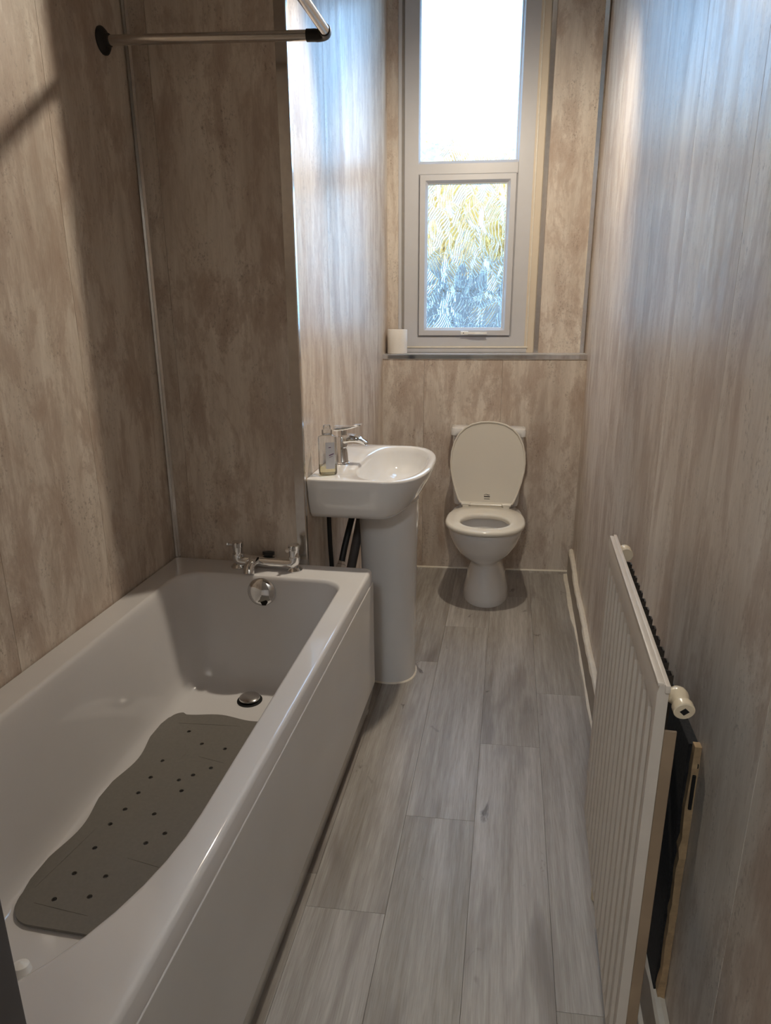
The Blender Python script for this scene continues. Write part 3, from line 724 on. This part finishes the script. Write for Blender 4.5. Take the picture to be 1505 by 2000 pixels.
b = new(); loft(b, [rrect(0.0175, 0.0165, 0.016, 0.137), rrect(0.0175, 0.0165, 0.016, 0.150), rrect(0.0125, 0.012, 0.0115, 0.152), rrect(0.0125, 0.012, 0.0115, 0.164), rrect(0.0105, 0.010, 0.0095, 0.167)]); obj('cap', b, 'clear', sb, smooth=40)
def on_bottle(u, v, d=0.0):
    """Point on the bottle's camera side: u across, v up."""
    a = 0.35; x, y = u, -0.0203-d
    return (-0.590 + x*math.cos(a)-y*math.sin(a), 2.187 + x*math.sin(a)+y*math.cos(a), ZB+v)
def slab(b, u0, u1, v0, v1, d0, d1, slope=0.0):
    c = [(u0, v0), (u1, v0+slope), (u1, v1+slope), (u0, v1)]
    loft(b, [[on_bottle(u, v, d0) for u, v in c], [on_bottle(u, v, d1) for u, v in c]])
b = new(); slab(b, -0.008, 0.0225, 0.022, 0.112, 0.0, 0.0005); lb = obj('label_sheet', b, 'label', sb, smooth=0)
b = new(); slab(b, 0.003, 0.019, 0.066, 0.0695, 0.0005, 0.0008, 0.006); slab(b, 0.002, 0.010, 0.093, 0.0955, 0.0005, 0.0008, 0.001); slab(b, 0.004, 0.016, 0.0605, 0.062, 0.0005, 0.0008, 0.005)
obj('label_print', b, 'ink', lb, smooth=0)

# ---------------------------------------------------------------- toilet
wc = thing('toilet', 'white ceramic toilet with its lid raised below the window', 'toilet', (-0.08, 3.3, 0))
CX = -0.080
def egg(hw, yf, yb, z, cx=CX, p=2.15, back=3.2, n=40, ymid=None):
    ym = ymid if ymid is not None else yf + (yb-yf)*0.45
    P = []
    for i in range(n):
        a = 2*PI*i/n; c, s = math.cos(a), math.sin(a)
        if s < 0: P.append((cx + hw*(1 if c > 0 else -1)*abs(c)**(2/p), ym + (ym-yf)*(-1)*abs(s)**(2/p), z))
        else: P.append((cx + hw*(1 if c > 0 else -1)*abs(c)**(2/back), ym + (yb-ym)*abs(s)**(2/back), z))
    return P
b = new()
rings = [egg(0.113, 3.066, 3.52, 0.0, CX+0.012), egg(0.1135, 3.066, 3.52, 0.012, CX+0.012), egg(0.108, 3.072, 3.52, 0.05, CX+0.012), egg(0.093, 3.098, 3.50, 0.11, CX+0.010), egg(0.076, 3.118, 3.48, 0.165, CX+0.008), egg(0.072, 3.12, 3.47, 0.19, CX+0.006),
         egg(0.080, 3.105, 3.47, 0.207, CX+0.004), egg(0.105, 3.062, 3.48, 0.228, CX+0.002), egg(0.138, 3.020, 3.50, 0.265), egg(0.160, 2.988, 3.52, 0.305), egg(0.174, 2.966, 3.53, 0.345), egg(0.181, 2.955, 3.54, 0.380), egg(0.181, 2.955, 3.54, 0.392), egg(0.178, 2.958, 3.538, 0.397),
         egg(0.125, 3.005, 3.26, 0.397, p=2.1, back=2.1), egg(0.122, 3.010, 3.255, 0.37, p=2.1, back=2.1), egg(0.110, 3.03, 3.24, 0.31, p=2.1, back=2.1), egg(0.075, 3.08, 3.22, 0.25, p=2, back=2), egg(0.05, 3.11, 3.2, 0.225, p=2, back=2)]
loft(b, rings); obj('pan', b, 'ceramic', wc, smooth=60)
b = new(); loft(b, [egg(0.098, 3.05, 3.225, 0.290, p=2, back=2), egg(0.098, 3.05, 3.225, 0.292, p=2, back=2)]); obj('water', b, 'water', wc)
b = new()      # seat ring
def so_(z, e): return egg(0.189-e, 2.944+e, 3.385-e, z, p=2.15, back=2.6)
def si_(z, e): return egg(0.114+e, 3.018-e, 3.232+e, z, p=2.1, back=2.1)
loft(b, [so_(0.401, 0.004), so_(0.405, 0.0), so_(0.415, 0.0), so_(0.421, 0.003), so_(0.4245, 0.010), si_(0.4245, 0.012), si_(0.421, 0.004), si_(0.413, 0.0), si_(0.401, 0.002)], closed=True)
seat = obj('seat', b, 'seat', wc, smooth=60)
b = new()      # raised lid, leaning on the cistern
def lidpt(u, v, d):
    """u across, v along the lid from the hinge, d thickness towards the room."""
    t = math.radians(7.0)
    return (CX-0.006+u, 3.388 + v*math.sin(t) - d*math.cos(t), 0.432 + v*math.cos(t) + d*math.sin(t))
def lid_outline(e, d):
    P = []
    hl = 0.192
    pts = [(-0.134, 0.0), (-0.146, 0.02), (-0.160, 0.06), (-0.176, 0.115), (-0.187, 0.17), (-0.190, 0.215), (-0.186, 0.265), (-0.174, 0.312), (-0.152, 0.355), (-0.122, 0.386), (-0.085, 0.407), (-0.043, 0.418), (0, 0.421)]
    full = pts + [(-u, v) for u, v in pts[-2::-1]]
    cv = 0.2
    for u, v in full: P.append(lidpt(u*(1-e/0.19), cv+(v-cv)*(1-e/0.21), d))
    for i in range(1, 9): t = i/9; P.append(lidpt((0.134 - 0.268*t)*(1-e/0.19), cv+(0-cv)*(1-e/0.21), d))
    return P
loft(b, [lid_outline(0.002, -0.008), lid_outline(0.0, -0.004), lid_outline(0.0, 0.006), lid_outline(0.002, 0.009), lid_outline(0.006, 0.009), lid_outline(0.010, 0.004), lid_outline(0.03, 0.003)])
lid = obj('lid', b, 'seat', wc, smooth=40)
b = new()      # small printed emblem on the lid
def ebar(u0, u1, v0, v1): loft(b, [[lidpt(u0, v0, 0.0031), lidpt(u1, v0, 0.0031), lidpt(u1, v1, 0.0031), lidpt(u0, v1, 0.0031)], [lidpt(u0, v0, 0.0036), lidpt(u1, v0, 0.0036), lidpt(u1, v1, 0.0036), lidpt(u0, v1, 0.0036)]])
E0 = 0.004
ebar(E0-0.015, E0+0.015, 0.036, 0.041); ebar(E0-0.014, E0+0.014, 0.0255, 0.028)
tube(b, [lidpt(E0-0.016, 0.045, 0.0034), lidpt(E0-0.004, 0.051, 0.0034), lidpt(E0+0.004, 0.047, 0.0034)], 0.0009, 6); tube(b, [lidpt(E0-0.002, 0.050, 0.0034), lidpt(E0+0.006, 0.047, 0.0034), lidpt(E0+0.014, 0.048, 0.0034)], 0.0012, 6)
obj('emblem', b, 'black_ink', lid, smooth=0)
for x in (-0.108, 0.098):
    b = new(); tube(b, [(CX+x-0.022, 3.374, 0.432), (CX+x+0.022, 3.374, 0.432)], 0.0085, 14); box(b, CX+x-0.016, CX+x+0.016, 3.366, 3.398, 0.398, 0.430, 0.003); obj('hinge', b, 'seat', wc)
b = new(); tube(b, [(CX-0.085, 3.374, 0.430), (CX+0.074, 3.374, 0.430)], 0.0075, 12); obj('hinge_bar', b, 'seat', wc)
b = new()      # cistern
def cis(hx, y0, y1, z, r=0.03):
    P = []
    for (cx_, cy_, a0) in ((hx-r, y0+r, 1.5*PI), (hx-0.008, y1-0.008, 0), (-hx+0.008, y1-0.008, PI/2), (-hx+r, y0+r, PI)):
        rr = r if cy_ < (y0+y1)/2 else 0.008
        for i in range(6): a = a0 + PI/2*i/5; P.append((CX-0.010+cx_+rr*math.cos(a), cy_+rr*math.sin(a), z))
    return P
loft(b, [cis(0.165, 3.468, 3.562, 0.40), cis(0.170, 3.466, 3.562, 0.42), cis(0.178, 3.462, 3.562, 0.60), cis(0.180, 3.460, 3.562, 0.764)]); obj('cistern', b, 'ceramic', wc, smooth=40)
b = new(); loft(b, [cis(0.186, 3.456, 3.563, 0.765), cis(0.190, 3.452, 3.563, 0.770), cis(0.190, 3.452, 3.563, 0.794), cis(0.186, 3.456, 3.563, 0.805), cis(0.172, 3.468, 3.558, 0.810)]); obj('cistern_lid', b, 'ceramic', wc, smooth=40)
b = new(); lathe(b, [(0.022, 0), (0.022, 0.004), (0.0, 0.006)], (CX-0.01, 3.52, 0.810), (0, 0, 1), 20); obj('flush_button', b, 'chrome', wc)

# ---------------------------------------------------------------- toilet roll on the sill
rl = thing('toilet_roll', 'white toilet roll standing on the left end of the window sill', 'toilet roll', (-0.582, 3.620, ZS+0.0015))
b = new()
def circ(r, z): return [(-0.582+r*math.cos(2*PI*k/36), 3.620+r*math.sin(2*PI*k/36), ZS+0.0017+z) for k in range(36)]
loft(b, [circ(0.050, 0), circ(0.0515, 0.003), circ(0.0515, 0.118), circ(0.050, 0.121), circ(0.023, 0.121), circ(0.022, 0.118), circ(0.022, 0.0)], closed=True); obj('paper', b, 'paper', rl, smooth=60)
b = new(); loft(b, [circ(0.0219, 0.001), circ(0.0219, 0.119), circ(0.0200, 0.119), circ(0.0200, 0.001)], closed=True); obj('core', b, 'card', rl, smooth=60)

# ---------------------------------------------------------------- shower curtain rail
ra = thing('shower_rail', 'brushed steel L-shaped shower curtain rail high above the bathtub', 'curtain rail', (-0.8, 1.9, 2.07))
RZ0, RZ1, RY, RXc = 2.091, 2.066, 1.958, -0.494
b = new(); tube(b, [(XL+0.012, RY, RZ0), (RXc-0.052, RY, RZ1+0.002)], 0.0125, 20); obj('cross_tube', b, 'steel', ra)
b = new(); tube(b, [(RXc, RY-0.030, RZ1), (RXc-0.006, 0.412, RZ1)], 0.0125, 20); obj('long_tube', b, 'steel', ra)
b = new(); tube(b, [(RXc-0.056, RY, RZ1+0.002), (RXc-0.034, RY, RZ1+0.001)] + arc((RXc-0.028, RY, RZ1), (RXc, RY, RZ1), (RXc, RY-0.028, RZ1), 8) + [(RXc, RY-0.034, RZ1)], 0.0145, 20); obj('elbow', b, 'black_plastic', ra)
b = new(); lathe(b, [(0.034, 0.0), (0.034, 0.004), (0.028, 0.010), (0.018, 0.014), (0.016, 0.022), (0.013, 0.022)], (XL+0.0002, RY, RZ0), (1, 0, 0), 32); obj('wall_flange', b, 'black_plastic', ra)
b = new(); lathe(b, [(0.034, 0.0), (0.034, 0.004), (0.028, 0.010), (0.018, 0.014), (0.016, 0.022), (0.013, 0.022)], (RXc-0.006, 0.4012, RZ1), (0, 1, 0), 32); obj('wall_flange', b, 'black_plastic', ra)

# ---------------------------------------------------------------- radiator
RY0, RY1, RX0, RX1, RZT, RZB = 0.822, 1.423, 0.207, 0.2255, 0.935, 0.218
ang = -math.atan((RX1-RX0)/(RY1-RY0)); RL = math.hypot(RX1-RX0, RY1-RY0)
rad = thing('radiator', 'cream fluted panel radiator standing off the right wall', 'radiator', (RX0, RY0, 0), ang)
# local frame: x away from the room, y along the wall
b = new()
def flute(z, e, top=False):
    P = []
    n = 13; pitch = (RL-0.030)/n
    P.append((0.0+e, 0.0)); P.append((0.0+e, 0.011))
    for i in range(n):
        y = 0.012 + i*pitch; d = 0.0 if top else 0.0058
        P += [(e, y), (e+d, y+pitch*0.08), (e+d, y+pitch*0.78), (e+d*0.15, y+pitch*0.84), (e, y+pitch*0.88)]
    P += [(e, RL-0.012), (e, RL)]
    back = [(0.0142, RL), (0.0142, 0.0)]
    return [(x, y, z) for x, y in P + back]
loft(b, [flute(RZB, 0.007, True), flute(RZB+0.010, 0.0045, True), flute(RZB+0.020, 0.002, True), flute(RZB+0.032, 0.0), flute(RZT-0.062, 0.0), flute(RZT-0.045, 0.0, True), flute(RZT-0.012, 0.0, True), flute(RZT-0.002, 0.002, True), flute(RZT, 0.005, True)])
rp = obj('front_panel', b, 'rad', rad, smooth=20, world=False)
b = new(); box(b, -0.0002, 0.0075, 0.001, RL-0.001, RZT-0.004, RZT+0.0016, 0.001); box(b, 0.0085, 0.0150, -0.004, RL+0.010, RZT-0.010, RZT+0.001, 0.001); obj('top_seam', b, 'rad', rad, world=False)
b = new(); box(b, 0.0145, 0.0300, -0.001, 0.0025, RZB, RZT-0.066, 0.0008, 1); obj('side_strip', b, 'rad_side', rad, world=False)
b = new(); box(b, 0.0145, 0.034, RL-0.003, RL, RZB+0.05, RZT-0.05, 0.0008, 1); obj('side_strip', b, 'rad_side', rad, world=False)
b = new()      # convector fins welded on the back, zigzag in plan
pl_ = []
nz = 13
P0 = []; y = 0.05
for i in range(nz):
    y0 = 0.06 + i*(RL-0.13)/nz; s = (RL-0.13)/nz
    P0 += [(0.0145, y0), (0.0145, y0+s*0.35), (0.034, y0+s*0.5), (0.034, y0+s*0.85)]
P0.append((0.0145, RL-0.07))
poly = P0 + [(x+0.0022, y_+0.0005) for x, y_ in P0[::-1]]
prism(b, poly, 'z', RZB+0.07, RZT-0.028)
obj('convector_fins', b, 'rad_dark', rad, world=False, smooth=0)
for yy, s in ((0.0, 1), (RL, -1)):
    b = new()
    zt = RZT-0.024
    tube(b, [(0.012, yy+s*0.020, zt), (0.019, yy+s*0.020, zt), (0.025, yy+s*0.018, zt)], [0.0125, 0.0100, 0.0115], 20)
    lathe(b, [(0.0, -0.0135), (0.007, -0.012), (0.0115, -0.006), (0.0130, 0.0), (0.0125, 0.006), (0.0108, 0.010), (0.0108, 0.016), (0.0130, 0.017), (0.0134, 0.018), (0.0134, 0.0275), (0.0122, 0.0285), (0.0072, 0.0285)], (0.030, yy+s*0.018, zt), (0.12, -1, -0.22) if s > 0 else (0, -1, 0), 24)
    el = obj('tapping_elbow', b, 'valve', rad, world=False)
    if s > 0:
        b = new(); lathe(b, [(0.0062, 0.024), (0.0062, 0.0288), (0.0, 0.0288)], (0.030, yy+s*0.018, zt), (0.12, -1, -0.22), 4); obj('key_socket', b, 'dark_hole', el, world=False)
b = new(); box(b, 0.037, 0.046, 0.447, 0.473, 0.36, 0.80, 0.001, 1); box(b, 0.046, 0.132, 0.456, 0.464, 0.62, 0.66, 0.001, 1); obj('bracket', b, 'rad_dark', rad, world=False)
b = new(); tube(b, [(0.024, RL-0.02, RZB+0.04), (0.040, RL-0.02, RZB+0.035), (0.042, RL-0.02, RZB), (0.042, RL-0.02, 0.0)], 0.0085, 12); obj('pipe', b, 'valve', rad, world=False)
b = new(); tube(b, [(0.024, 0.02, RZB+0.04), (0.048, 0.02, RZB+0.035), (0.050, 0.02, RZB), (0.050, 0.02, 0.0)], 0.0085, 12); obj('pipe', b, 'valve', rad, world=False)

# rough black board with raw edge behind the radiator
bd = thing('wall_board', 'rough black board with a ragged beige edge behind the radiator', 'board', (0.345, 1.28, 0.06))
bx0, bx1 = 0.3335, 0.3510
b = new(); box(b, bx0, bx1-0.0005, 1.080, 1.46, 0.10, 0.680, 0.001, 1); obj('board_face', b, 'black_board', bd)
b = new()
rings = []
rnd = random.Random(3)
for i in range(30):
    z = 0.075 + (0.685-0.075)*i/29
    e = 0.006 + rnd.random()*0.004
    dy = rnd.random()*0.003
    rings.append([(bx0+e-0.004, 1.062+dy, z), (bx1-0.0006, 1.062+dy, z), (bx1-0.0006, 1.0796, z), (bx0+e-0.004, 1.0796, z)])
loft(b, rings); eg = obj('raw_edge', b, 'raw_edge', bd, smooth=0)
b = new(); box(b, bx0+0.008, bx1-0.004, 1.0605, 1.070, 0.56, 0.63, 0.001, 1); box(b, bx0+0.014, bx1-0.004, 1.0605, 1.070, 0.645, 0.653, 0.001, 1); obj('edge_slot', b, 'dark_hole', eg)

# ---------------------------------------------------------------- garden beyond the window
bm = new(); box(bm, -14, 14, 4.3, 22, -0.62, -0.5); g = struct('trim_11', bm, 'ground'); g.name = 'ground'
gw = thing('garden_wall', 'blue grey stone garden wall seen through the lower window pane', 'wall', (-0.8, 9.2, -0.5))
rr = random.Random(5)
z = -0.5; row = 0
while z < 1.78:
    hh = 0.19; x = -2.6 + (row % 2)*0.2
    while x < 1.2:
        ww = 0.34 + rr.random()*0.16; b = new(); d = rr.random()*0.03
        box(b, x+0.006, x+ww-0.006, 9.15+d, 9.42, z+0.005, z+hh-0.005, 0.012, 1); obj('stone', b, 'slate', gw, smooth=0); x += ww
    z += hh; row += 1
def tree(label, x, y, h, r, n, seed):
    t = thing('tree', label, 'tree', (x, y, -0.5))
    b = new(); tube(b, [(x, y, -0.5), (x+0.05, y, 0.7), (x-0.05, y+0.05, h*0.6), (x, y, h*0.85)], [0.13, 0.11, 0.08, 0.03], 10); obj('trunk', b, 'bark', t)
    q = random.Random(seed); b = new()
    for i in range(n):
        while True:
            p = Vector((q.uniform(-1, 1), q.uniform(-1, 1), q.uniform(-1, 1)))
            if 0.2 < p.length < 1: break
        c = Vector((x, y, h*0.62)) + Vector((p.x*r, p.y*r*0.8, p.z*h*0.46))
        nrm = Vector((q.uniform(-1, 1), q.uniform(-1.4, 0.2), q.uniform(-0.6, 1))).normalized(); u, v = frame_of(nrm); s = 0.06 + 0.05*q.random()
        vs = [b.verts.new(c + u*s*a + v*s*0.55*e + nrm*0.01*abs(a)) for a, e in ((-1, 0), (0, -1), (1, 0), (0, 1))]; b.faces.new(vs)
    cr_ = obj('foliage', b, 'leaf', t, smooth=0); cr_['kind'] = 'stuff'
    return t
tree('golden leafed tree left of centre beyond the garden wall', -1.45, 10.5, 3.6, 1.15, 9500, 1)
tree('golden leafed tree right of centre beyond the garden wall', 0.15, 12.7, 4.0, 1.35, 9500, 2)
gp = thing('garden_rail', 'white bent garden rail in front of the stone garden wall', 'rail', (-0.26, 7.6, -0.5))
b = new(); tube(b, [(-0.31, 7.6, -0.5), (-0.31, 7.6, 1.36), (-0.285, 7.6, 1.42), (0.5, 7.6, 1.42), (0.52, 7.6, 1.36), (0.52, 7.6, -0.5)], 0.014, 10); obj('rail', b, 'white_paint', gp)
